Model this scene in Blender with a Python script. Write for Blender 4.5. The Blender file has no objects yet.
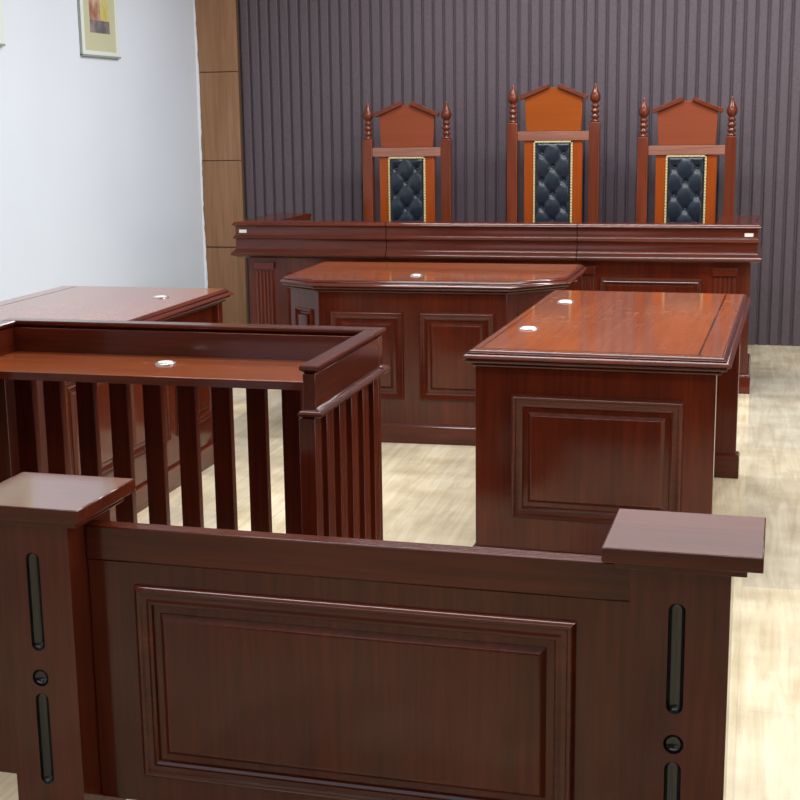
import bpy, bmesh, math, random
from mathutils import Vector, Matrix

S = bpy.context.scene
COL = S.collection
random.seed(7)

# ------------------------------------------------------------------ camera
cam_d = bpy.data.cameras.new('camera')
cam = bpy.data.objects.new('camera', cam_d)
COL.objects.link(cam)
Fv = Vector((-0.24527821860458557, 0.9484204997717862, -0.2008411090658395))
Rv = Vector((0.9687328549545007, 0.24776099148968905, -0.013082309725290312))
Uv = Vector((-0.03735306158621203, 0.19777018660223158, 0.9795364730735937))
m = Matrix(((Rv.x, Uv.x, -Fv.x), (Rv.y, Uv.y, -Fv.y), (Rv.z, Uv.z, -Fv.z)))
cam.matrix_world = Matrix.Translation((0, 0, 1.4619)) @ m.to_4x4()
cam_d.sensor_width = 36
cam_d.lens = 36 * 1378.47 / 800
cam_d.clip_start = 0.05
S.camera = cam

# ------------------------------------------------------------------ world, light, exposure
w = bpy.data.worlds.new('world'); S.world = w; w.use_nodes = True
w.node_tree.nodes['Background'].inputs[0].default_value = (0.80, 0.88, 1, 1)
w.node_tree.nodes['Background'].inputs[1].default_value = 0.35
S.view_settings.view_transform = 'Standard'
S.view_settings.look = 'None'
S.view_settings.gamma = 1
S.view_settings.use_curve_mapping = False
S.view_settings.exposure = 0.0


def area(name, loc, rot, sx, sy, power, colr):
    d = bpy.data.lights.new(name, 'AREA'); d.shape = 'RECTANGLE'
    d.size = sx; d.size_y = sy; d.energy = power; d.color = colr
    o = bpy.data.objects.new(name, d); COL.objects.link(o)
    o.location = loc; o.rotation_euler = rot
    return o


CEIL = 3.1
STRIPS = [(0.3, 20), (2.2, 46), (4.1, 78), (5.9, 90), (7.6, 94)]
for y, pw in STRIPS:
    area('ceiling_lamp', (-0.35, y, CEIL - 0.045), (0, 0, 0), 4.1, 0.26, pw, (0.95, 0.975, 1.0))
# added unseen fill lamps, warm from the right and cool from behind the camera
area('added_fill', (2.9, 3.8, 1.75), (0, math.radians(90), 0), 1.5, 3.0, 46, (1.0, 0.96, 0.91))
area('added_fill', (-2.2, -1.4, 1.8), (math.radians(90), 0, 0), 2.0, 1.0, 8, (0.80, 0.89, 1.0))


# ------------------------------------------------------------------ materials
def s2l(c):
    return tuple((v / 255 / 12.92 if v / 255 <= 0.04045 else ((v / 255 + 0.055) / 1.055) ** 2.4) for v in c) + (1,)


def new_mat(name):
    mt = bpy.data.materials.new(name); mt.use_nodes = True
    return mt, mt.node_tree, mt.node_tree.nodes['Principled BSDF']


def plain(name, c, rough=0.5, metal=0.0, coat=0.0, spec=0.5):
    mt, nt, b = new_mat(name)
    b.inputs['Base Color'].default_value = s2l(c)
    b.inputs['Roughness'].default_value = rough
    b.inputs['Metallic'].default_value = metal
    b.inputs['Coat Weight'].default_value = coat
    b.inputs['Specular IOR Level'].default_value = spec
    return mt


def wood(name, c_dark, c_mid, c_light, axis='z', rough=0.45, coat=0.9, scale=1.0, spec=0.05, dust=0.0, crough=0.13, cior=1.5):
    mt, nt, b = new_mat(name)
    N = nt.nodes; L = nt.links
    tc = N.new('ShaderNodeTexCoord')
    mp = N.new('ShaderNodeMapping')
    lo, hi = 3.0 * scale, 70.0 * scale
    mp.inputs['Scale'].default_value = {'x': (lo, hi, hi), 'y': (hi, lo, hi), 'z': (hi, hi, lo)}[axis]
    L.new(tc.outputs['Object'], mp.inputs[0])
    n1 = N.new('ShaderNodeTexNoise'); n1.inputs['Scale'].default_value = 1.0
    n1.inputs['Detail'].default_value = 5; n1.inputs['Roughness'].default_value = 0.6
    n1.inputs['Distortion'].default_value = 0.3
    L.new(mp.outputs[0], n1.inputs['Vector'])
    mp2 = N.new('ShaderNodeMapping')
    lo2, hi2 = 1.0 * scale, 7.0 * scale
    mp2.inputs['Scale'].default_value = {'x': (lo2, hi2, hi2), 'y': (hi2, lo2, hi2), 'z': (hi2, hi2, lo2)}[axis]
    L.new(tc.outputs['Object'], mp2.inputs[0])
    n2 = N.new('ShaderNodeTexNoise'); n2.inputs['Scale'].default_value = 1.0
    n2.inputs['Detail'].default_value = 3
    L.new(mp2.outputs[0], n2.inputs['Vector'])
    mx = N.new('ShaderNodeMath'); mx.operation = 'MULTIPLY_ADD'
    mx.inputs[1].default_value = 0.5
    L.new(n1.outputs['Fac'], mx.inputs[0])
    m2 = N.new('ShaderNodeMath'); m2.operation = 'MULTIPLY'; m2.inputs[1].default_value = 0.5
    L.new(n2.outputs['Fac'], m2.inputs[0]); L.new(m2.outputs[0], mx.inputs[2])
    cr = N.new('ShaderNodeValToRGB')
    e = cr.color_ramp.elements
    e[0].position = 0.32; e[0].color = s2l(c_dark)
    e[1].position = 0.72; e[1].color = s2l(c_light)
    k = cr.color_ramp.elements.new(0.52); k.color = s2l(c_mid)
    L.new(mx.outputs[0], cr.inputs[0])
    out = cr.outputs[0]
    b.inputs['Roughness'].default_value = rough
    if dust > 0:
        n3 = N.new('ShaderNodeTexNoise'); n3.inputs['Scale'].default_value = 26; n3.inputs['Detail'].default_value = 4
        L.new(tc.outputs['Object'], n3.inputs['Vector'])
        r3 = N.new('ShaderNodeValToRGB'); r3.color_ramp.elements[0].position = 0.62; r3.color_ramp.elements[1].position = 0.78
        L.new(n3.outputs['Fac'], r3.inputs[0])
        mu = N.new('ShaderNodeMath'); mu.operation = 'MULTIPLY'; mu.inputs[1].default_value = dust
        L.new(r3.outputs[0], mu.inputs[0])
        mc = N.new('ShaderNodeMixRGB'); mc.inputs[2].default_value = s2l((205, 170, 150))
        L.new(mu.outputs[0], mc.inputs[0]); L.new(out, mc.inputs[1])
        out = mc.outputs[0]
    L.new(out, b.inputs['Base Color'])
    b.inputs['Coat Weight'].default_value = coat
    b.inputs['Coat Roughness'].default_value = crough
    b.inputs['Coat IOR'].default_value = cior
    b.inputs['Specular IOR Level'].default_value = spec
    return mt


MAHO = ((58, 18, 8), (82, 28, 12), (101, 38, 17))
TOP_LIT = ((122, 58, 30), (142, 72, 38), (160, 88, 50))  # veneer colour, raised for strong ceiling light on the tops
CAP_LIT = ((92, 48, 38), (106, 56, 44), (120, 66, 52))  # cap tops coloured lighter for the light falling from above
M = {}
for ax in 'xyz':
    M['cap' + ax] = wood('cap_lit_top_' + ax, *CAP_LIT, axis=ax, coat=1.0, crough=0.08, cior=2.25, spec=0.5)
    M['w' + ax] = wood('mahogany_' + ax, *MAHO, axis=ax)
    M['t' + ax] = wood('lit_veneer_' + ax, *TOP_LIT, axis=ax, rough=0.3, coat=1.0, dust=0.3, crough=0.09)
    M['c' + ax] = wood('chair_wood_' + ax, (80, 35, 20), (106, 48, 28), (130, 64, 38), axis=ax, rough=0.35, coat=0.6)
M['crest_mid'] = wood('crest_orange', (138, 66, 22), (146, 72, 25), (154, 78, 29), axis='x', rough=0.5, coat=0.05)
M['crest'] = wood('crest_brown', (126, 64, 42), (133, 68, 45), (140, 73, 49), axis='x', rough=0.5, coat=0.05)
M['stile'] = wood('stile_orange', (130, 56, 16), (148, 66, 20), (162, 76, 26), axis='z', rough=0.35, coat=0.4)
M['groove'] = plain('black_lacquer', (14, 16, 20), 0.18, coat=0.6)
M['leather'] = plain('black_leather', (26, 36, 48), 0.28, coat=0.15)
M['piping'] = plain('cream_piping', (206, 190, 140), 0.5)
M['chrome'] = plain('chrome', (225, 228, 232), 0.22, metal=0.85)
M['sticker'] = plain('white_sticker', (226, 222, 216), 0.5)
M['white_wall'] = None


def wall_mat(name, c, bump=0.02):
    mt, nt, b = new_mat(name)
    N = nt.nodes; L = nt.links
    tc = N.new('ShaderNodeTexCoord')
    n = N.new('ShaderNodeTexNoise'); n.inputs['Scale'].default_value = 2.0; n.inputs['Detail'].default_value = 3
    L.new(tc.outputs['Object'], n.inputs['Vector'])
    cr = N.new('ShaderNodeValToRGB')
    cr.color_ramp.elements[0].color = s2l(tuple(v - 4 for v in c)); cr.color_ramp.elements[1].color = s2l(tuple(min(255, v + 3) for v in c))
    L.new(n.outputs['Fac'], cr.inputs[0]); L.new(cr.outputs[0], b.inputs['Base Color'])
    b.inputs['Roughness'].default_value = 0.7
    n2 = N.new('ShaderNodeTexNoise'); n2.inputs['Scale'].default_value = 120
    L.new(tc.outputs['Object'], n2.inputs['Vector'])
    bp = N.new('ShaderNodeBump'); bp.inputs['Strength'].default_value = bump
    L.new(n2.outputs['Fac'], bp.inputs['Height']); L.new(bp.outputs[0], b.inputs['Normal'])
    return mt


M['white_wall'] = wall_mat('white_wall_paint', (224, 232, 242))
M['dim_wall'] = wall_mat('grey_wall_paint', (120, 118, 120))
M['ceil'] = wall_mat('ceiling_paint', (228, 228, 226))


def floor_mat():
    mt, nt, b = new_mat('pale_oak_vinyl')
    N = nt.nodes; L = nt.links
    tc = N.new('ShaderNodeTexCoord')
    mp = N.new('ShaderNodeMapping'); mp.inputs['Rotation'].default_value = (0, 0, math.radians(90))
    L.new(tc.outputs['Object'], mp.inputs[0])
    bk = N.new('ShaderNodeTexBrick')
    bk.inputs['Scale'].default_value = 1; bk.inputs['Brick Width'].default_value = 0.95
    bk.inputs['Row Height'].default_value = 0.31; bk.inputs['Mortar Size'].default_value = 0.0012
    bk.inputs['Color1'].default_value = (0, 0, 0, 1); bk.inputs['Color2'].default_value = (1, 1, 1, 1)
    bk.inputs['Mortar'].default_value = (0.25, 0.25, 0.25, 1)
    L.new(mp.outputs[0], bk.inputs['Vector'])
    cr = N.new('ShaderNodeValToRGB')
    e = cr.color_ramp.elements
    e[0].color = s2l((196, 190, 174)); e[1].color = s2l((235, 221, 190))
    k = e.new(0.45); k.color = s2l((225, 212, 184))
    L.new(bk.outputs['Color'], cr.inputs[0])
    mg = N.new('ShaderNodeMapping'); mg.inputs['Scale'].default_value = (22, 1.6, 1)
    L.new(tc.outputs['Object'], mg.inputs[0])
    n = N.new('ShaderNodeTexNoise'); n.inputs['Scale'].default_value = 1; n.inputs['Detail'].default_value = 6
    n.inputs['Distortion'].default_value = 1.2; n.inputs['Roughness'].default_value = 0.65
    L.new(mg.outputs[0], n.inputs['Vector'])
    rg = N.new('ShaderNodeValToRGB')
    rg.color_ramp.elements[0].position = 0.3; rg.color_ramp.elements[0].color = s2l((214, 206, 192))
    rg.color_ramp.elements[1].position = 0.68; rg.color_ramp.elements[1].color = (1, 1, 1, 1)
    L.new(n.outputs['Fac'], rg.inputs[0])
    mx = N.new('ShaderNodeMixRGB'); mx.blend_type = 'MULTIPLY'; mx.inputs[0].default_value = 0.9
    L.new(cr.outputs[0], mx.inputs[1]); L.new(rg.outputs[0], mx.inputs[2])
    n2 = N.new('ShaderNodeTexNoise'); n2.inputs['Scale'].default_value = 5; n2.inputs['Detail'].default_value = 5
    L.new(tc.outputs['Object'], n2.inputs['Vector'])
    r2 = N.new('ShaderNodeValToRGB'); r2.color_ramp.elements[0].color = s2l((222, 218, 210)); r2.color_ramp.elements[1].color = (1, 1, 1, 1)
    r2.color_ramp.elements[0].position = 0.35; r2.color_ramp.elements[1].position = 0.6
    L.new(n2.outputs['Fac'], r2.inputs[0])
    mx2 = N.new('ShaderNodeMixRGB'); mx2.blend_type = 'MULTIPLY'; mx2.inputs[0].default_value = 0.8
    L.new(mx.outputs[0], mx2.inputs[1]); L.new(r2.outputs[0], mx2.inputs[2])
    L.new(mx2.outputs[0], b.inputs['Base Color'])
    b.inputs['Roughness'].default_value = 0.38
    return mt


M['floor'] = floor_mat()


def fluted_mat():
    mt, nt, b = new_mat('taupe_fluted_cladding')
    N = nt.nodes; L = nt.links
    tc = N.new('ShaderNodeTexCoord')
    mp = N.new('ShaderNodeMapping'); mp.inputs['Scale'].default_value = (90, 90, 40)
    L.new(tc.outputs['Object'], mp.inputs[0])
    n = N.new('ShaderNodeTexNoise'); n.inputs['Scale'].default_value = 1.5; n.inputs['Detail'].default_value = 5
    L.new(mp.outputs[0], n.inputs['Vector'])
    cr = N.new('ShaderNodeValToRGB')
    cr.color_ramp.elements[0].position = 0.3; cr.color_ramp.elements[0].color = s2l((78, 67, 74))
    cr.color_ramp.elements[1].position = 0.7; cr.color_ramp.elements[1].color = s2l((91, 79, 86))
    L.new(n.outputs['Fac'], cr.inputs[0]); L.new(cr.outputs[0], b.inputs['Base Color'])
    b.inputs['Roughness'].default_value = 0.6
    return mt


M['fluted'] = fluted_mat()
M['pilaster'] = wood('oak_tile', (124, 92, 68), (146, 110, 83), (162, 125, 97), axis='z', rough=0.45, coat=0.05, scale=0.8)


# ------------------------------------------------------------------ mesh helpers
def bx(bm, x0, x1, y0, y1, z0, z1):
    v = [bm.verts.new(p) for p in ((x0, y0, z0), (x1, y0, z0), (x1, y1, z0), (x0, y1, z0), (x0, y0, z1), (x1, y0, z1), (x1, y1, z1), (x0, y1, z1))]
    for f in ((0, 3, 2, 1), (4, 5, 6, 7), (0, 1, 5, 4), (1, 2, 6, 5), (2, 3, 7, 6), (3, 0, 4, 7)):
        bm.faces.new([v[i] for i in f])


def rings(bm, rs, cap=True):
    """join equally long closed rings of points"""
    vr = [[bm.verts.new(p) for p in r] for r in rs]
    n = len(vr[0])
    for a, b in zip(vr, vr[1:]):
        for i in range(n):
            bm.faces.new((a[i], a[(i + 1) % n], b[(i + 1) % n], b[i]))
    if cap:
        bm.faces.new(list(reversed(vr[0]))); bm.faces.new(vr[-1])


def offset_poly(poly, d):
    n = len(poly); out = []
    for i in range(n):
        p0, p1, p2 = Vector(poly[i - 1]), Vector(poly[i]), Vector(poly[(i + 1) % n])
        a = (p1 - p0).normalized(); b = (p2 - p1).normalized()
        na = Vector((a.y, -a.x)); nb = Vector((b.y, -b.x))
        k = (na + nb) / (1 + na.dot(nb))
        out.append(p1 + k * d)
    return out


def loft(bm, poly, prof):
    """poly counter-clockwise, prof list of (outward offset, z)"""
    rings(bm, [[(p.x, p.y, z) for p in offset_poly(poly, o)] for o, z in prof])


def rect(x0, x1, y0, y1):
    return [(x0, y0), (x1, y0), (x1, y1), (x0, y1)]


def lathe(bm, prof, seg=20, cx=0, cy=0):
    rings(bm, [[(cx + r * math.cos(2 * math.pi * i / seg), cy + r * math.sin(2 * math.pi * i / seg), z) for i in range(seg)] for r, z in prof])


PANEL_PROF = [(0, 0), (0.0005, 0.005), (0.0018, 0.0075), (0.0062, 0.0120), (0.0085, 0.0132), (0.013, 0.012), (0.016, 0.0075), (0.024, 0.006), (0.029, 0.0085), (0.034, 0.006), (0.036, 0.0015), (0.050, 0.0015), (0.0505, 0.004), (0.0590, 0.0125), (0.0605, 0.0136), (0.064, 0.0140)]


def raised_panel(u0, u1, v0, v1, fn, sc=1.0, prof=PANEL_PROF, dep=1.0):
    """mitred bolection frame; returns (frame bmesh, field bmesh). fn(u,v,h)->point"""
    fr = bmesh.new(); fd = bmesh.new()
    def ring(i, h):
        return [fn(u0 + i, v0 + i, h), fn(u1 - i, v0 + i, h), fn(u1 - i, v1 - i, h), fn(u0 + i, v1 - i, h)]
    p = [(i * sc, h * dep) for i, h in prof]
    rings(fr, [ring(i, h) for i, h in p[:-5]] + [ring(p[-6][0] + 0.002, -0.001)], cap=False)
    rings(fd, [ring(p[-6][0], 0.0005)] + [ring(i, h) for i, h in p[-5:]], cap=True)
    bmesh.ops.recalc_face_normals(fr, faces=fr.faces)
    return fr, fd


def obj(name, bm, mat, parent=None, bevel=0.0, smooth=False, label=None, seg=2, loc=None, rotz=None):
    if bevel == 0.0 or True:
        bmesh.ops.recalc_face_normals(bm, faces=bm.faces)
    me = bpy.data.meshes.new(name); bm.to_mesh(me); bm.free()
    me.materials.append(mat)
    o = bpy.data.objects.new(name, me); COL.objects.link(o)
    if parent: o.parent = parent
    for p in me.polygons: p.use_smooth = True
    if not smooth: me.set_sharp_from_angle(angle=math.radians(32))
    if bevel > 0:
        md = o.modifiers.new('bevel', 'BEVEL'); md.width = bevel; md.segments = seg
        md.limit_method = 'ANGLE'; md.angle_limit = math.radians(40)
        md.harden_normals = False
    if label: o['label'] = label
    if loc: o.location = loc
    if rotz is not None: o.rotation_euler[2] = rotz
    return o


def box(name, mat, parent, x0, x1, y0, y1, z0, z1, bevel=0.002, label=None):
    bm = bmesh.new(); bx(bm, x0, x1, y0, y1, z0, z1)
    return obj(name, bm, mat, parent, bevel, label=label)


def thing(name, label, cat, loc=(0, 0, 0), rz=0, group=None):
    o = bpy.data.objects.new(name, None); COL.objects.link(o)
    o.empty_display_size = 0.1
    o.location = loc; o.rotation_euler = (0, 0, rz)
    o['label'] = label; o['category'] = cat
    if group: o['group'] = group
    return o


def struct(o):
    o['kind'] = 'structure'; return o


def panel_on(parent, u0, u1, v0, v1, fn, mat_f=None, sc=1.0, dep=1.0, mat_in=None):
    a, b = raised_panel(u0, u1, v0, v1, fn, sc, dep=dep)
    f = obj('raised_panel', b, mat_in or M['wz'], parent)
    obj('panel_moulding', a, mat_f or M['wx'], f)
    return f


def front(y):   # facing -y
    return lambda u, v, h: (u, y - h, v)


def grommet(parent, x, y, z, r=0.03):
    bm = bmesh.new(); lathe(bm, [(r, z), (r, z + 0.003), (r - 0.003, z + 0.0045), (r * 0.72, z + 0.0045), (r * 0.70, z + 0.002), (0.001, z + 0.002)], 28, x, y)
    g = obj('cable_grommet', bm, M['chrome'], parent, smooth=False, label='round silver cable grommet')
    bm = bmesh.new()
    lathe(bm, [(r * 0.66, z + 0.002), (r * 0.66, z + 0.0055), (r * 0.5, z + 0.0065), (0.001, z + 0.0065)], 24, x, y)
    obj('grommet_cover', bm, M['sticker'], g)
    return g


# ------------------------------------------------------------------ room shell
XL, XR, YF, YB = -3.72, 3.2, -1.8, 9.05
struct(box('floor', M['floor'], None, XL - 0.1, XR + 0.1, YF - 0.1, YB + 0.1, -0.05, 0, 0))
struct(box('ceiling', M['ceil'], None, XL - 0.1, XR + 0.1, YF - 0.1, YB + 0.1, CEIL, CEIL + 0.05, 0))
struct(box('wall_left', M['white_wall'], None, XL - 0.1, XL, YF, YB - 0.01, 0, CEIL, 0))
struct(box('wall_right', M['dim_wall'], None, XR, XR + 0.1, YF, YB + 0.1, 0, CEIL, 0))
struct(box('wall_front', M['dim_wall'], None, XL, XR, YF - 0.1, YF, 0, CEIL, 0))
bm = bmesh.new()
pts = [(XL - 0.1, YB + 0.1), (XR, YB + 0.1), (XR, YB)]
x = XR; PITCH = 0.0705
pr = []
xx = -3.42
while xx < XR - 0.1:
    pr += [(xx + 0.003, YB), (xx + 0.006, YB - 0.013), (xx + 0.012, YB - 0.018), (xx + 0.055, YB - 0.018), (xx + 0.061, YB - 0.013), (xx + 0.064, YB)]
    xx += PITCH
pts += list(reversed(pr)) + [(XL - 0.1, YB)]
rings(bm, [[(a, b_, 0) for a, b_ in pts], [(a, b_, CEIL) for a, b_ in pts]])
struct(obj('wall_back', bm, M['fluted']))
# wood tiled pilaster between the white wall and the cladding
p = struct(box('trim_1', plain('tile_joint', (100, 74, 52), 0.7), None, XL + 0.002, -3.425, YB - 0.05, YB - 0.013, 0, CEIL, 0))
zz = [0.0, 0.595, 1.187, 1.779, 2.371, 2.963]
bm = bmesh.new()
for k, z0 in enumerate(zz):
    bx(bm, XL + 0.002, -3.425, YB - 0.060, YB - 0.049, z0 + 0.003, min(z0 + 0.589, CEIL - 0.001))
struct(obj('trim_2', bm, M['pilaster'], None, 0.001))
# ragged plaster edge where the white wall meets the pilaster
bm = bmesh.new()
rl = random.Random(3)
n = 90; rr = []
for i in range(n + 1):
    z = CEIL * i / n
    e = 0.008 + 0.006 * rl.random() + 0.004 * math.sin(z * 5)
    rr.append([(XL - 0.005, YB - 0.062, z), (XL + e, YB - 0.062, z), (XL + e - 0.002, YB - 0.068, z), (XL - 0.005, YB - 0.075, z)])
rings(bm, rr)
struct(obj('trim_3', bm, M['white_wall']))

# ceiling light fittings
for (y, pw), wd in zip(STRIPS, ('first', 'second', 'third', 'fourth', 'fifth')):
    t = thing('ceiling_light', 'long white linear ceiling light, %s one on the way to the judges bench' % wd, 'ceiling light', (-0.35, y, CEIL - 0.04), 0, 'linear ceiling lights')
    bm = bmesh.new()
    for a in ((-2.1, 2.1, -.16, -.135), (-2.1, 2.1, .135, .16), (-2.1, -2.06, -.135, .135), (2.06, 2.1, -.135, .135)): bx(bm, *a, 0, 0.04)
    obj('frame', bm, M['sticker'], t)

# ------------------------------------------------------------------ judges' bench
BX0, BX1, BY = -2.853, 0.003, 7.40
b = thing('judge_bench', 'long dark mahogany judges bench with stepped moulded rail, in front of the high-backed chairs', 'bench', ((BX0 + BX1) / 2, BY, 0))
hw = (BX1 - BX0) / 2
T = lambda x: x - (BX0 + BX1) / 2
RAIL = [(0.0, 0.690), (0.014, 0.698), (0.028, 0.703), (0.034, 0.708), (0.036, 0.714), (0.034, 0.719), (0.018, 0.7345), (0.013, 0.740), (0.010, 0.748), (0.010, 0.797),
        (0.018, 0.799), (0.022, 0.802), (0.023, 0.806), (0.021, 0.809), (0.012, 0.818), (0.010, 0.823), (0.010, 0.868), (0.018, 0.871), (0.024, 0.875), (0.026, 0.879), (0.024, 0.883), (0.016, 0.891), (0.012, 0.893), (-0.02, 0.893)]
seams = [T(BX0), T(-1.978), T(-0.922), T(BX1)]


def rail_section(name, x0, x1, y0, y1, lx, rx, fy, by):
    """profile follows only the exposed sides"""
    bm = bmesh.new(); rs = []
    for o, z in RAIL:
        rs.append([(x0 - o * lx, y0 - o * fy, z), (x1 + o * rx, y0 - o * fy, z), (x1 + o * rx, y1 + o * by, z), (x0 - o * lx, y1 + o * by, z)])
    rings(bm, rs)
    return obj(name, bm, M['wx'] if fy else M['wy'], b)


for k in range(3):
    rail_section('top_rail', seams[k] + (0.002 if k else 0), seams[k + 1] - (0.002 if k < 2 else 0), 0, 0.13, int(k == 0), int(k == 2), 1, 0)
rail_section('wing_rail', -hw, -hw + 0.205, 0.131, 0.70, 1, 0, 0, 1)
rail_section('wing_rail', hw - 0.205, hw, 0.131, 0.70, 0, 1, 0, 1)
box('worktop', M['tx'], b, -hw + 0.205, hw - 0.205, 0.131, 0.68, 0.70, 0.73)
# carcass
for k in range(3):
    box('front_board', M['wz'], b, seams[k] + (0.0505 if k == 0 else 0.001), seams[k + 1] - (0.0205 if k == 2 else 0.001), 0.018, 0.045, 0.0, 0.70)
box('side_panel', M['wz'], b, -hw + 0.05, -hw + 0.08, 0.0455, 0.68, 0.0, 0.70)
box('side_panel', M['wz'], b, hw - 0.05, hw - 0.02, 0.0455, 0.68, 0.0, 0.70)
bm = bmesh.new(); loft(bm, rect(-hw + 0.05, hw - 0.02, 0.017, 0.09), [(0.0, 0.0), (0.018, 0.0), (0.018, 0.085), (0.010, 0.100), (0.001, 0.104), (0, 0.104)])
obj('plinth', bm, M['wx'], b)
for s in (-1, 1):
    bm = bmesh.new(); xs = s * (hw - (0.02 if s > 0 else 0.05))
    loft(bm, rect(min(xs, xs - s * 0.03), max(xs, xs - s * 0.03), 0.092, 0.68), [(0.0, 0.0), (0.018, 0.0), (0.018, 0.085), (0.010, 0.100), (0.001, 0.104), (0, 0.104)])
    obj('plinth', bm, M['wy'], b)


def fluted(parent, x0, x1, y, z0, z1):
    p = box('pilaster', M['wz'], parent, x0, x1, y - 0.008, y, z0, z1 - 0.04)
    box('capital', M['wx'], p, x0 - 0.006, x1 + 0.006, y - 0.022, y, z1 - 0.075, z1 - 0.035)
    nfl = 5; wd = (x1 - x0) / nfl
    for q in range(nfl):
        xc = x0 + wd * (q + 0.5); r = wd * 0.36
        bm = bmesh.new()
        ring = [(xc + r * math.cos(a), y - 0.008 - r * 0.75 * math.sin(a)) for a in [math.pi * i / 6 for i in range(7)]]
        rings(bm, [[(u, v, z0 + 0.02) for u, v in ring], [(u, v, z1 - 0.085) for u, v in ring]])
        obj('reed', bm, M['wz'], p)


yb = 0.018
fluted(b, T(-2.757), T(-2.650), yb, 0.104, 0.70)
fluted(b, T(-0.205), T(-0.090), yb, 0.104, 0.70)
fluted(b, T(-2.06), T(-1.97 - 0.02), yb, 0.104, 0.70)
fluted(b, T(-0.90), T(-0.86 + 0.03), yb, 0.104, 0.70)
panel_on(b, T(-2.57), T(-2.12), 0.20, 0.606, front(yb), sc=0.75)
panel_on(b, T(-1.90), T(-1.48), 0.20, 0.606, front(yb), sc=0.75)
panel_on(b, T(-1.42), T(-1.00), 0.20, 0.606, front(yb), sc=0.75)
panel_on(b, T(-0.80), T(-0.262), 0.20, 0.606, front(yb), sc=0.75)
for xs in (T(BX0) + 0.035, T(BX1) - 0.035):
    box('asset_sticker', M['sticker'], b, xs - 0.022, xs + 0.022, -0.0145, -0.0125, 0.832, 0.850, 0, label='small white sticker')

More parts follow.
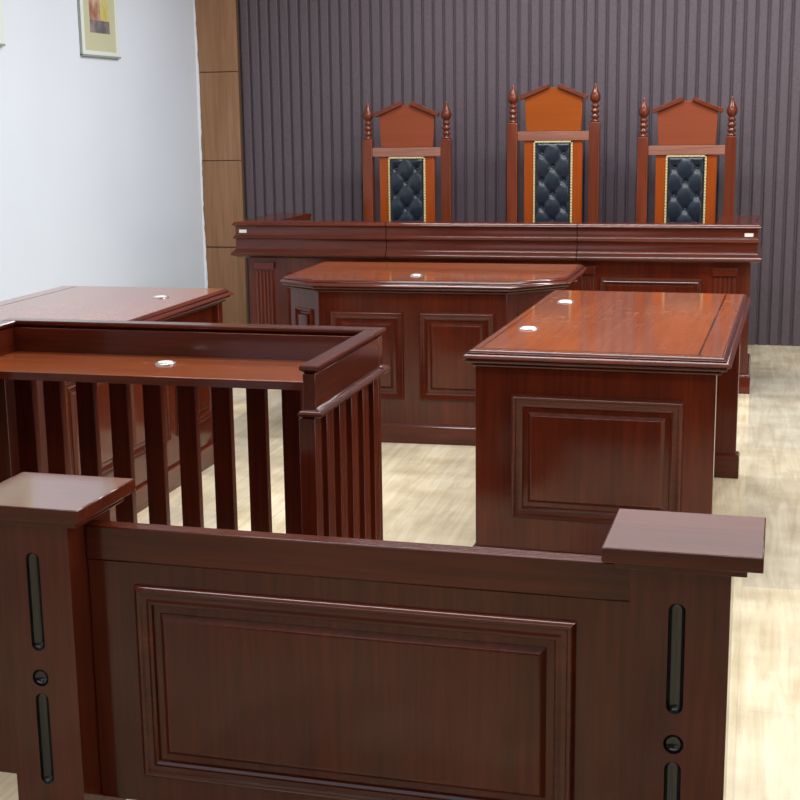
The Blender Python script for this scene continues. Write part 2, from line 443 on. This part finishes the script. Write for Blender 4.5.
# ------------------------------------------------------------------ judges' chairs
def make_chair(name, label, x, y, dz, crest, pw=0.515):
    t = thing(name, label, 'chair', (x, y, 0), 0, "high-backed judges' chairs behind the bench")
    W = pw / 2
    for s in (-1, 1):
        bm = bmesh.new(); bx(bm, s * W - 0.032, s * W + 0.032, -0.032, 0.032, 0, 1.325 + dz)
        q = obj('back_post', bm, M['cz'], t, 0.004)
        bm = bmesh.new(); z0 = 1.325 + dz
        prof = [(0.026, 0), (0.028, 0.008), (0.018, 0.014), (0.016, 0.022), (0.026, 0.030), (0.026, 0.040), (0.016, 0.048), (0.016, 0.056), (0.026, 0.064), (0.026, 0.074),
                (0.016, 0.082), (0.016, 0.090), (0.024, 0.098), (0.024, 0.106), (0.014, 0.114), (0.018, 0.122), (0.029, 0.136), (0.033, 0.152), (0.031, 0.168), (0.022, 0.190), (0.013, 0.208), (0.008, 0.226), (0.004, 0.242), (0.001, 0.246)]
        lathe(bm, [(r, z0 + z * 0.97) for r, z in prof], 20, s * W, 0)
        obj('finial', bm, M['cz'], q, smooth=True)
        # front leg and arm
        box('front_leg', M['cz'], t, s * W - 0.028, s * W + 0.028, -0.48, -0.424, 0, 0.66, 0.004)
        a = bmesh.new(); pts_a = [(-0.50, 0.66), (-0.51, 0.68), (-0.49, 0.705), (-0.30, 0.69), (-0.033, 0.715), (-0.033, 0.675), (-0.30, 0.655)]
        rings(a, [[(s * W - 0.03, u, v) for u, v in pts_a], [(s * W + 0.03, u, v) for u, v in pts_a]])
        obj('armrest', a, M['cy'], t, 0.006)
        box('side_stretcher', M['cy'], t, s * W - 0.015, s * W + 0.015, -0.424, -0.033, 0.16, 0.20)
    box('crest_rail', M['rail'], t, -W + 0.033, W - 0.033, -0.028, 0.022, 1.215 + dz, 1.272 + dz, 0.003)
    # crest board with gable top
    bm = bmesh.new()
    sh = [(-0.170, 1.273), (0.170, 1.273), (0.176, 1.36), (0.180, 1.480), (0.03, 1.538), (-0.03, 1.538), (-0.180, 1.480), (-0.176, 1.36)]
    rings(bm, [[(u, -0.012, v + dz) for u, v in sh], [(u, 0.014, v + dz) for u, v in sh]])
    cb = obj('crest_board', bm, M[crest], t, 0.002)
    for s in (-1, 1):
        bm = bmesh.new()
        pa = Vector((s * 0.206, 1.462 + dz)); pb = Vector((s * 0.024, 1.538 + dz))
        d = (pb - pa).normalized(); nn = Vector((-d.y, d.x)) * (1 if s < 0 else -1)
        if nn.y < 0: nn = -nn
        q = [pa, pb, pb + nn * 0.026, pa + nn * 0.026 + d * 0.004]
        rings(bm, [[(u.x, -0.030, u.y) for u in q], [(u.x, 0.018, u.y) for u in q]])
        obj('pediment_moulding', bm, M['cx'], cb, 0.003)
    # lower back: two stiles, upholstery
    zb0 = 0.50
    for s in (-1, 1):
        box('back_stile', M['stile'], t, s * 0.152 - 0.030, s * 0.152 + 0.030, -0.016, 0.014, zb0, 1.2145 + dz, 0.003)
    # tufted leather
    bm = bmesh.new(); nx, nz = 30, 84
    x0, x1, z0, z1 = -0.110, 0.110, zb0, 1.205 + dz
    g = []
    for j in range(nz + 1):
        row = []
        for i in range(nx + 1):
            u = x0 + (x1 - x0) * i / nx; z = z0 + (z1 - z0) * j / nz
            a = u / 0.068; c = (z1 - 0.07 - z) / 0.083
            e = abs(math.sin(math.pi * (a + c - 1) / 2)) * abs(math.sin(math.pi * (a - c - 1) / 2))
            h = 0.020 * (0.55 * e ** 0.35 + 0.45)
            jn = round(c); h *= 1 - 0.85 * max([math.exp(-((u - ia * 0.068) ** 2 + ((c - jj) * 0.083) ** 2) / 0.00028) for jj in (jn - 1, jn, jn + 1) for ia in ((-1, 1) if jj % 2 == 0 else (0,))])
            ed = min(u - x0, x1 - u, z - z0, z1 - z); k = min(1, max(0, ed / 0.016)); h = (0.006 + h) * math.sqrt(k * (2 - k))
            row.append(bm.verts.new((u, -0.016 - h, z)))
        g.append(row)
    for j in range(nz):
        for i in range(nx):
            bm.faces.new((g[j][i], g[j][i + 1], g[j + 1][i + 1], g[j + 1][i]))
    # back side
    bk = [bm.verts.new(p) for p in ((x0, 0.01, z0), (x1, 0.01, z0), (x1, 0.01, z1), (x0, 0.01, z1))]
    bm.faces.new(list(reversed(bk)))
    bm.faces.new([g[0][i] for i in range(nx, -1, -1)] + [bk[0], bk[1]])
    bm.faces.new([g[nz][i] for i in range(nx + 1)] + [bk[2], bk[3]])
    bm.faces.new([g[j][0] for j in range(nz + 1)] + [bk[3], bk[0]])
    bm.faces.new([g[j][nx] for j in range(nz, -1, -1)] + [bk[1], bk[2]])
    L_ = obj('leather_back', bm, M['leather'], t, smooth=True, label='buttoned black leather back')
    j = 0
    while z1 - 0.07 - 0.083 * j > z0 + 0.03:
        z = z1 - 0.07 - 0.083 * j
        for ia in ((-1, 1) if j % 2 == 0 else (0,)):
            bm = bmesh.new(); bmesh.ops.create_uvsphere(bm, u_segments=10, v_segments=6, radius=0.008, matrix=Matrix.Translation((ia * 0.068, -0.024, z)))
            obj('button', bm, M['leather'], L_, smooth=True)
        j += 1
    # piping made of nail heads
    bm = bmesh.new()
    for s in (-1, 1): bx(bm, s * 0.1165 - 0.0055, s * 0.1165 + 0.0055, -0.024, 0.0, z0, z1 + 0.0095)
    bx(bm, -0.122, 0.122, -0.024, 0.0, z1 - 0.002, z1 + 0.009)
    bmz = z0
    while bmz < z1:
        for s in (-1, 1):
            bmesh.ops.create_uvsphere(bm, u_segments=6, v_segments=4, radius=0.006, matrix=Matrix.Translation((s * 0.1165, -0.024, bmz)))
        bmz += 0.018
    ux = -0.11
    while ux < 0.115:
        bmesh.ops.create_uvsphere(bm, u_segments=6, v_segments=4, radius=0.006, matrix=Matrix.Translation((ux, -0.024, z1 + 0.003))); ux += 0.018
    obj('nail_trim', bm, M['piping'], L_, label='cream studded edging')
    box('seat_frame', M['cx'], t, -W + 0.033, W - 0.033, -0.47, 0.03, 0.36, 0.43, 0.004)
    bm = bmesh.new(); loft(bm, rect(-W + 0.05, W - 0.05, -0.45, -0.05), [(-0.01, 0.4305), (0.0, 0.44), (0.0, 0.475), (-0.015, 0.492), (-0.05, 0.50)])
    obj('seat', bm, M['leather'], t, smooth=False)
    box('front_stretcher', M['cx'], t, -W + 0.033, W - 0.033, -0.465, -0.439, 0.16, 0.20)
    return t


M['rail'] = wood('pale_reflection_rail', (118, 74, 58), (142, 96, 80), (165, 120, 106), axis='x', rough=0.28, coat=0.5)  # pale grey reflection on the crest rail put into its wood colour
make_chair('judge_chair', 'high-backed chair with brown gabled crest and buttoned black leather, left of the taller middle chair', -2.180, 8.70, 0.0, 'crest', 0.516)
make_chair('judge_chair', 'tallest high-backed chair with bright orange gabled crest, in the middle behind the bench', -1.240, 8.70, 0.093, 'crest_mid', 0.512)
make_chair('judge_chair', 'high-backed chair with brown gabled crest and buttoned black leather, right of the taller middle chair', -0.425, 8.70, 0.0, 'crest', 0.524)

# ------------------------------------------------------------------ clerk desk
EDGE = [(-0.05, 0.690), (-0.034, 0.691), (-0.029, 0.693), (-0.027, 0.697), (-0.030, 0.702), (-0.020, 0.704), (-0.013, 0.706), (-0.010, 0.710), (-0.012, 0.716), (-0.015, 0.718),
        (-0.003, 0.7185), (0.0, 0.720), (0.0005, 0.7225), (-0.001, 0.7245), (-0.008, 0.7315), (-0.0105, 0.733), (-0.018, 0.7335),
        (-0.0165, 0.7345), (-0.0155, 0.7365), (-0.0165, 0.7385), (-0.0225, 0.7445), (-0.025, 0.7458), (-0.028, 0.746)]
KB = [(-0.05, 0.0), (0.012, 0.0), (0.012, 0.078), (0.004, 0.090), (-0.004, 0.093), (-0.05, 0.093)]


def desk_top(parent, poly, axis='x', inset=None):
    bm = bmesh.new(); loft(bm, poly, EDGE)
    tp = obj('desktop', bm, M['w' + axis], parent)
    n = inset or 0.030
    bm = bmesh.new(); loft(bm, offset_poly(poly, -n), [(0, 0.7455), (0, 0.7468)])
    obj('lit_veneer_sheet', bm, M['t' + axis], tp)
    return tp


cx, cy = -1.47, 6.35
d = thing('clerk_desk', 'mahogany desk with angled corners and two raised front panels, before the judges bench', 'desk', (cx, cy, 0))
poly = [(x - cx, y - cy) for x, y in [(-1.930, 5.905), (-1.035, 5.935), (-0.795, 6.18), (-0.79, 6.76), (-2.150, 6.74), (-2.135, 6.05)]]
desk_top(d, poly)
body = offset_poly(poly, -0.045)
bm = bmesh.new(); loft(bm, body, [(0, 0.0), (0, 0.692)]); obj('carcass', bm, M['wz'], d, 0.002)
bm = bmesh.new(); loft(bm, body, [(0.001, 0.0), (0.012, 0.0), (0.012, 0.078), (0.004, 0.090), (0.001, 0.093)]); obj('plinth', bm, M['wx'], d)


def face_fn(p0, p1):
    p0 = Vector(p0); p1 = Vector(p1); a = (p1 - p0).normalized(); nn = Vector((a.y, -a.x))
    return (p1 - p0).length, (lambda u, v, h: (p0.x + a.x * u + nn.x * h, p0.y + a.y * u + nn.y * h, v))


ln, fn = face_fn(body[0], body[1])
panel_on(d, 0.055, 0.395, 0.203, 0.606, fn)
panel_on(d, ln - 0.395, ln - 0.055, 0.203, 0.606, fn)
ln, fn = face_fn(body[1], body[2]); panel_on(d, 0.06, ln - 0.06, 0.203, 0.606, fn)
ln, fn = face_fn(body[5], body[0]); panel_on(d, 0.045, ln - 0.045, 0.203, 0.606, fn, sc=0.5)
grommet(d, -1.505 - cx, 6.15 - cy, 0.747)

# ------------------------------------------------------------------ side desks
def side_desk(name, label, x, y, rz, flip, gr, pen):
    t = thing(name, label, 'desk', (x, y, 0), rz, 'mahogany side desks')
    W2, L2 = 0.411, 0.79
    tp = desk_top(t, rect(-W2, W2, -L2, L2), 'y')
    # inlay lines let into the veneer
    k = flip
    bm = bmesh.new()
    bx(bm, *sorted((k * 0.310, k * 0.316)), -L2 + 0.055, L2 - 0.05, 0.7460, 0.7474)
    bx(bm, -W2 + 0.03, W2 - 0.085, -L2 + 0.052, -L2 + 0.055, 0.7460, 0.7473)
    if k > 0: bx(bm, -W2 + 0.048, -W2 + 0.052, -L2 + 0.052, L2 - 0.05, 0.7460, 0.7473)
    obj('inlay_line', bm, M['groove'], tp)
    bo = 0.044
    # near end panel
    box('end_panel', M['wz'], t, -W2 + bo - 0.01, W2 - bo, -L2 + bo, -L2 + bo + 0.045, 0.0, 0.692)
    f = (lambda u, v, h: (u, -L2 + bo - h, v))
    panel_on(t, -W2 + 0.150, W2 - 0.137, 0.203, 0.606, f, sc=1.1)
    # far end pedestal
    box('end_panel', M['wz'], t, -W2 + bo, W2 - 0.036, L2 - bo - 0.05, L2 - bo, 0.0, 0.692)
    bm = bmesh.new(); loft(bm, rect(-W2 + bo, W2 - 0.036, L2 - bo - 0.05, L2 - bo), [(0.001, 0), (0.014, 0), (0.014, 0.090), (0.008, 0.098), (0.001, 0.1)])
    obj('plinth', bm, M['wx'], t)
    bm = bmesh.new(); loft(bm, rect(-W2 + bo - 0.01, W2 - bo, -L2 + bo, -L2 + bo + 0.045), [(0.001, 0), (0.014, 0), (0.014, 0.090), (0.008, 0.098), (0.001, 0.1)])
    obj('plinth', bm, M['wx'], t)
    # modesty panel on the outer side
    xs = -k * (W2 - bo - 0.02)
    y0, y1 = -L2 + bo + 0.046, L2 - bo - 0.051
    box('modesty_panel', M['wz'], t, min(xs, xs + k * 0.03), max(xs, xs + k * 0.03), y0, y1, 0.0, 0.692)
    sg = -k
    f = (lambda u, v, h: (xs + sg * h, u, v))
    seg = (y1 - y0) / 3
    for i in range(3):
        panel_on(t, y0 + seg * i + 0.04, y0 + seg * (i + 1) - 0.04, 0.203, 0.606, f, M['wy'])
    box('base_rail', M['wy'], t, min(xs, xs + sg * 0.014), max(xs, xs + sg * 0.014), y0, y1, 0.0, 0.093, 0.003)
    for gx, gy in gr: grommet(t, gx, gy, 0.747, 0.034)
    box('drawer_box', M['wz'], t, min(k * 0.02, k * 0.33), max(k * 0.02, k * 0.33), y1 - 0.40, y1 - 0.002, 0.42, 0.690) if pen else None
    return t


side_desk('side_desk', 'glossy mahogany desk with two cable grommets, at the right in front of the bench', -0.441, 4.940, math.radians(-1.8), 1, [(-0.290, -0.312), (-0.280, 0.396)], False)
side_desk('side_desk', 'pale-topped mahogany desk beside the white wall, behind the witness stand', -2.595, 4.795, 0.0, -1, [(0.228, 0.436)], False)

# ------------------------------------------------------------------ witness stand
wx0, wx1, wy0, wy1 = -1.925, -0.883, 2.725, 3.285
cx = (wx0 + wx1) / 2; cy = (wy0 + wy1) / 2
t = thing('witness_stand', 'three-sided dark mahogany witness stand with slatted sides and a narrow shelf, behind the front railing', 'witness stand', (cx, cy, 0))
a0, a1, c0, c1 = wx0 - cx, wx1 - cx, wy0 - cy, wy1 - cy
ht = 0.95
# boards
box('front_board', M['wx'], t, a0 + 0.008, a1 - 0.008, c1 - 0.044, c1 - 0.008, 0.845, ht - 0.018)
box('side_board', M['wy'], t, a0 + 0.008, a0 + 0.036, c0 + 0.004, c1 - 0.045, 0.845, ht - 0.018)
box('side_board', M['wy'], t, a1 - 0.036, a1 - 0.008, c0 + 0.004, c1 - 0.045, 0.845, ht - 0.018)
for (x0, x1, y0, y1, ax) in ((a0, a1, c1 - 0.044, c1, 'x'), (a0, a0 + 0.042, c0, c1 - 0.0445, 'y'), (a1 - 0.042, a1, c0, c1 - 0.0445, 'y')):
    bm = bmesh.new(); loft(bm, rect(x0, x1, y0, y1), [(-0.010, ht - 0.0175), (-0.006, ht - 0.013), (-0.001, ht - 0.010), (0, ht - 0.008), (0, ht - 0.003), (-0.002, ht)])
    obj('cap_rail', bm, M['w' + ax], t)
for (x0, x1, y0, y1, ax) in ((a0 - 0.006, a1 + 0.006, c1 - 0.046, c1 + 0.006, 'x'), (a0 - 0.006, a0 + 0.044, c0 - 0.003, c1 - 0.0465, 'y'), (a1 - 0.044, a1 + 0.006, c0 - 0.003, c1 - 0.0465, 'y')):
    bm = bmesh.new(); loft(bm, rect(x0, x1, y0, y1), [(-0.008, 0.8365), (-0.002, 0.839), (0.002, 0.843), (0.0025, 0.846), (0.0, 0.850), (-0.008, 0.855), (-0.012, 0.857)])
    obj('lower_moulding', bm, M['w' + ax], t)
# shelf
sh = box('shelf', M['tx'], t, a0 + 0.037, a1 - 0.037, 2.966 - cy, c1 - 0.045, 0.850, 0.868, 0.002)
box('shelf_lipping', M['wx'], sh, a0 + 0.037, a1 - 0.037, 2.963 - cy, 2.966 - cy, 0.848, 0.867, 0)
grommet(sh, -1.412 - cx, 3.13 - cy, 0.868, 0.027)
# bottom rails
box('bottom_rail', M['wx'], t, a0 + 0.01, a1 - 0.01, c1 - 0.045, c1 - 0.005, 0.03, 0.12)
for s in (a0 + 0.01, a1 - 0.045):
    box('bottom_rail', M['wy'], t, s, s + 0.035, c0 + 0.055, c1 - 0.046, 0.03, 0.12)
    box('corner_post', M['wz'], t, s - 0.002, s + 0.034, c0 + 0.004, c0 + 0.05, 0.0, 0.836)
    box('corner_post', M['wz'], t, s - 0.002, s + 0.034, c1 - 0.044, c1 - 0.006, 0.0, 0.03)
for i in range(9):
    xc = -1.794 + 0.0956 * i - cx
    box('slat', M['wz'], t, xc - 0.0255, xc + 0.0255, c1 - 0.040, c1 - 0.014, 0.12, 0.836, 0.002)
box('slat', M['wz'], t, a0 + 0.012, a0 + 0.075, c1 - 0.040, c1 - 0.014, 0.12, 0.836, 0.002)
box('slat', M['wz'], t, a1 - 0.06, a1 - 0.012, c1 - 0.040, c1 - 0.014, 0.12, 0.836, 0.002)
for i in range(5):
    yc = c0 + 0.125 + 0.0965 * i
    for s in (a0 + 0.014, a1 - 0.042):
        box('slat', M['wz'], t, s, s + 0.028, yc - 0.026, yc + 0.026, 0.12, 0.836, 0.002)

# ------------------------------------------------------------------ front railing
t = thing('bar_railing', 'dark mahogany railing of square capped posts and a raised panel, nearest the viewer', 'railing', (-0.234, 2.261, 0), math.radians(-1.09))


def carved(o, cutters):
    for c in cutters:
        md = o.modifiers.new('cut', 'BOOLEAN'); md.operation = 'DIFFERENCE'; md.object = c; md.solver = 'EXACT'
    dg = bpy.context.evaluated_depsgraph_get()
    me = bpy.data.meshes.new_from_object(o.evaluated_get(dg))
    o.modifiers.clear(); o.data = me
    for p_ in me.polygons: p_.use_smooth = False
    for c in cutters:
        bpy.data.objects.remove(c, do_unlink=True)


def capsule_rings(xc, y, z0, z1, r, dep, half=False):
    """routed slot, outline stadium shape; returns rings from rim inwards"""
    out = []
    for k in range(7):
        a = math.pi / 2 * k / 6
        rr = r * math.cos(a) if k < 6 else r * 0.02; dd = dep * math.sin(a)
        ring = []
        for i in range(13): an = math.pi * i / 12; ring.append((xc + rr * math.cos(an), y + dd, z1 - r + rr * math.sin(an)))
        for i in range(13): an = math.pi + math.pi * i / 12; ring.append((xc + rr * math.cos(an), y + dd, z0 + r + rr * math.sin(an)))
        out.append(ring)
    return out


def railing_post(xa, xb, xc, ca, cb):
    y0 = 0.03
    bm = bmesh.new(); bx(bm, xa, xb, y0, 0.205, 0.0, 0.699)
    post = obj('post', bm, M['wz'], t)
    slots = [(0.437, 0.640, 0.0145), (0.362, 0.398, 0.0175), (0.152, 0.347, 0.0145), (0.05, 0.115, 0.0145)]
    slots = slots[:3]
    cut = []
    for z0, z1, r in slots:
        bm = bmesh.new()
        rs = capsule_rings(xc, y0, z0, z1 + (1e-4 if z1 - z0 < 0.04 else 0), r, 0.013)
        pre = [(p[0], y0 - 0.01, p[2]) for p in rs[0]]
        rings(bm, [pre] + rs)
        cut.append(obj('cutter', bm, M['wz']))
    bpy.context.view_layer.update()
    post.parent = None
    carved(post, cut)
    post.parent = t
    for z0, z1, r in slots:
        rs = capsule_rings(xc, y0 - 0.0004, z0, z1 + (1e-4 if z1 - z0 < 0.04 else 0), r - 0.0002, 0.0128)
        bm = bmesh.new(); rings(bm, rs, cap=False)
        bm2 = bm
        bm2.faces.ensure_lookup_table()
        g = obj('routed_groove' if z1 - z0 > 0.05 else 'round_socket', bm2, M['groove'], post, smooth=True, label='black lacquered recess')
    bm = bmesh.new(); loft(bm, rect(xa - 0.026, xb + 0.026, 0.017, 0.222), [(0, 0.699), (0, 0.7135)])
    obj('collar', bm, M['wx'], post, 0.0015)
    bm = bmesh.new(); bx(bm, ca, cb, 0.0, 0.247, 0.7135, 0.740)
    pc = obj('post_cap', bm, M['wx'], post, 0.002)
    bm = bmesh.new(); loft(bm, rect(ca + 0.003, cb - 0.003, 0.003, 0.244), [(0, 0.7398), (0, 0.7404)])
    obj('lit_veneer_sheet', bm, M['capx'], pc)  # thin added sheet carrying the lit tone of the cap top


railing_post(0.046, 0.216, 0.1275, 0.000, 0.268)
railing_post(-1.180, -1.030, -1.11, -1.250, -0.990)
for xa, xb in ((-1.0295, 0.0455), (-2.2, -1.1805)):
    w_ = xb - xa
    pn = box('panel_board', M['wz'], t, xa, xb, 0.10, 0.125, 0.100 if xb > 0 else 0.125, 0.612)
    box('top_rail', M['wx'], t, xa, xb, 0.096, 0.136, 0.612, 0.682, 0.003)
    f = (lambda u, v, h: (u, 0.10 - h, v))
    panel_on(t, xa + 0.10, xb - 0.10, 0.160, 0.566, f, sc=1.08)

# ------------------------------------------------------------------ framed pictures
def art_mat(name, cols):
    mt, nt, b_ = new_mat(name)
    N = nt.nodes; L = nt.links
    tc = N.new('ShaderNodeTexCoord'); mp = N.new('ShaderNodeMapping'); mp.inputs['Scale'].default_value = (16, 16, 11)
    L.new(tc.outputs['Object'], mp.inputs[0])
    n = N.new('ShaderNodeTexNoise'); n.inputs['Scale'].default_value = 1.0; n.inputs['Detail'].default_value = 3
    L.new(mp.outputs[0], n.inputs['Vector'])
    cr = N.new('ShaderNodeValToRGB'); e = cr.color_ramp.elements
    e[0].position = 0.35; e[0].color = s2l(cols[0]); e[1].position = 0.65; e[1].color = s2l(cols[1])
    L.new(n.outputs['Fac'], cr.inputs[0]); L.new(cr.outputs[0], b_.inputs['Base Color'])
    b_.inputs['Roughness'].default_value = 0.5
    return mt


def picture(label, y0, y1, z0, z1):
    ym = (y0 + y1) / 2
    p = thing('picture_frame', label, 'picture', (XL, ym, z0), 0, 'framed pictures on the white wall')
    hw_, h = (y1 - y0) / 2, z1 - z0
    bm = bmesh.new()
    for a in ((-hw_, -hw_ + 0.035, 0, h), (hw_ - 0.045, hw_, 0, h), (-hw_ + 0.035, hw_ - 0.045, 0, 0.022), (-hw_ + 0.035, hw_ - 0.045, h - 0.022, h)):
        bx(bm, 0.001, 0.018, a[0], a[1], a[2], a[3])
    obj('frame', bm, plain('pale_frame', (226, 234, 228), 0.4), p, 0.002)
    bm = bmesh.new(); bx(bm, 0.001, 0.014, -hw_ + 0.03, hw_ - 0.04, 0.018, h - 0.018)
    obj('mount', bm, plain('sage_mount', (196, 196, 164), 0.7), p)
    bm = bmesh.new(); bx(bm, 0.001, 0.016, -hw_ - 0.004, -hw_, -0.006, h); bx(bm, 0.001, 0.020, -hw_ - 0.004, hw_, -0.010, 0.0)
    obj('frame_edge', bm, plain('frame_edge', (150, 158, 152), 0.5), p)
    ay0, ay1 = -hw_ + 0.11, hw_ - 0.125
    az = 0.125
    pa = box('artwork', art_mat('art_grey', ((96, 92, 96), (150, 140, 138))), p, 0.0145, 0.016, ay0, ay1, az, az + 0.07, 0)
    box('colour_field', art_mat('art_red', ((142, 82, 66), (206, 176, 150))), pa, 0.0145, 0.016, ay0, (ay0 + ay1) / 2 + 0.01, az + 0.07, h - 0.12, 0)
    box('colour_field', art_mat('art_yellow', ((196, 184, 84), (212, 204, 160))), pa, 0.0145, 0.016, (ay0 + ay1) / 2 + 0.01, ay1, az + 0.07, h - 0.12, 0)
    return p


picture('pale-framed red and yellow picture with sage mount on the white wall', 7.30, 7.78, 1.835, 2.52)
picture('pale-framed picture cut off by the left edge of the view, on the white wall', 5.97, 6.455, 1.85, 2.52)
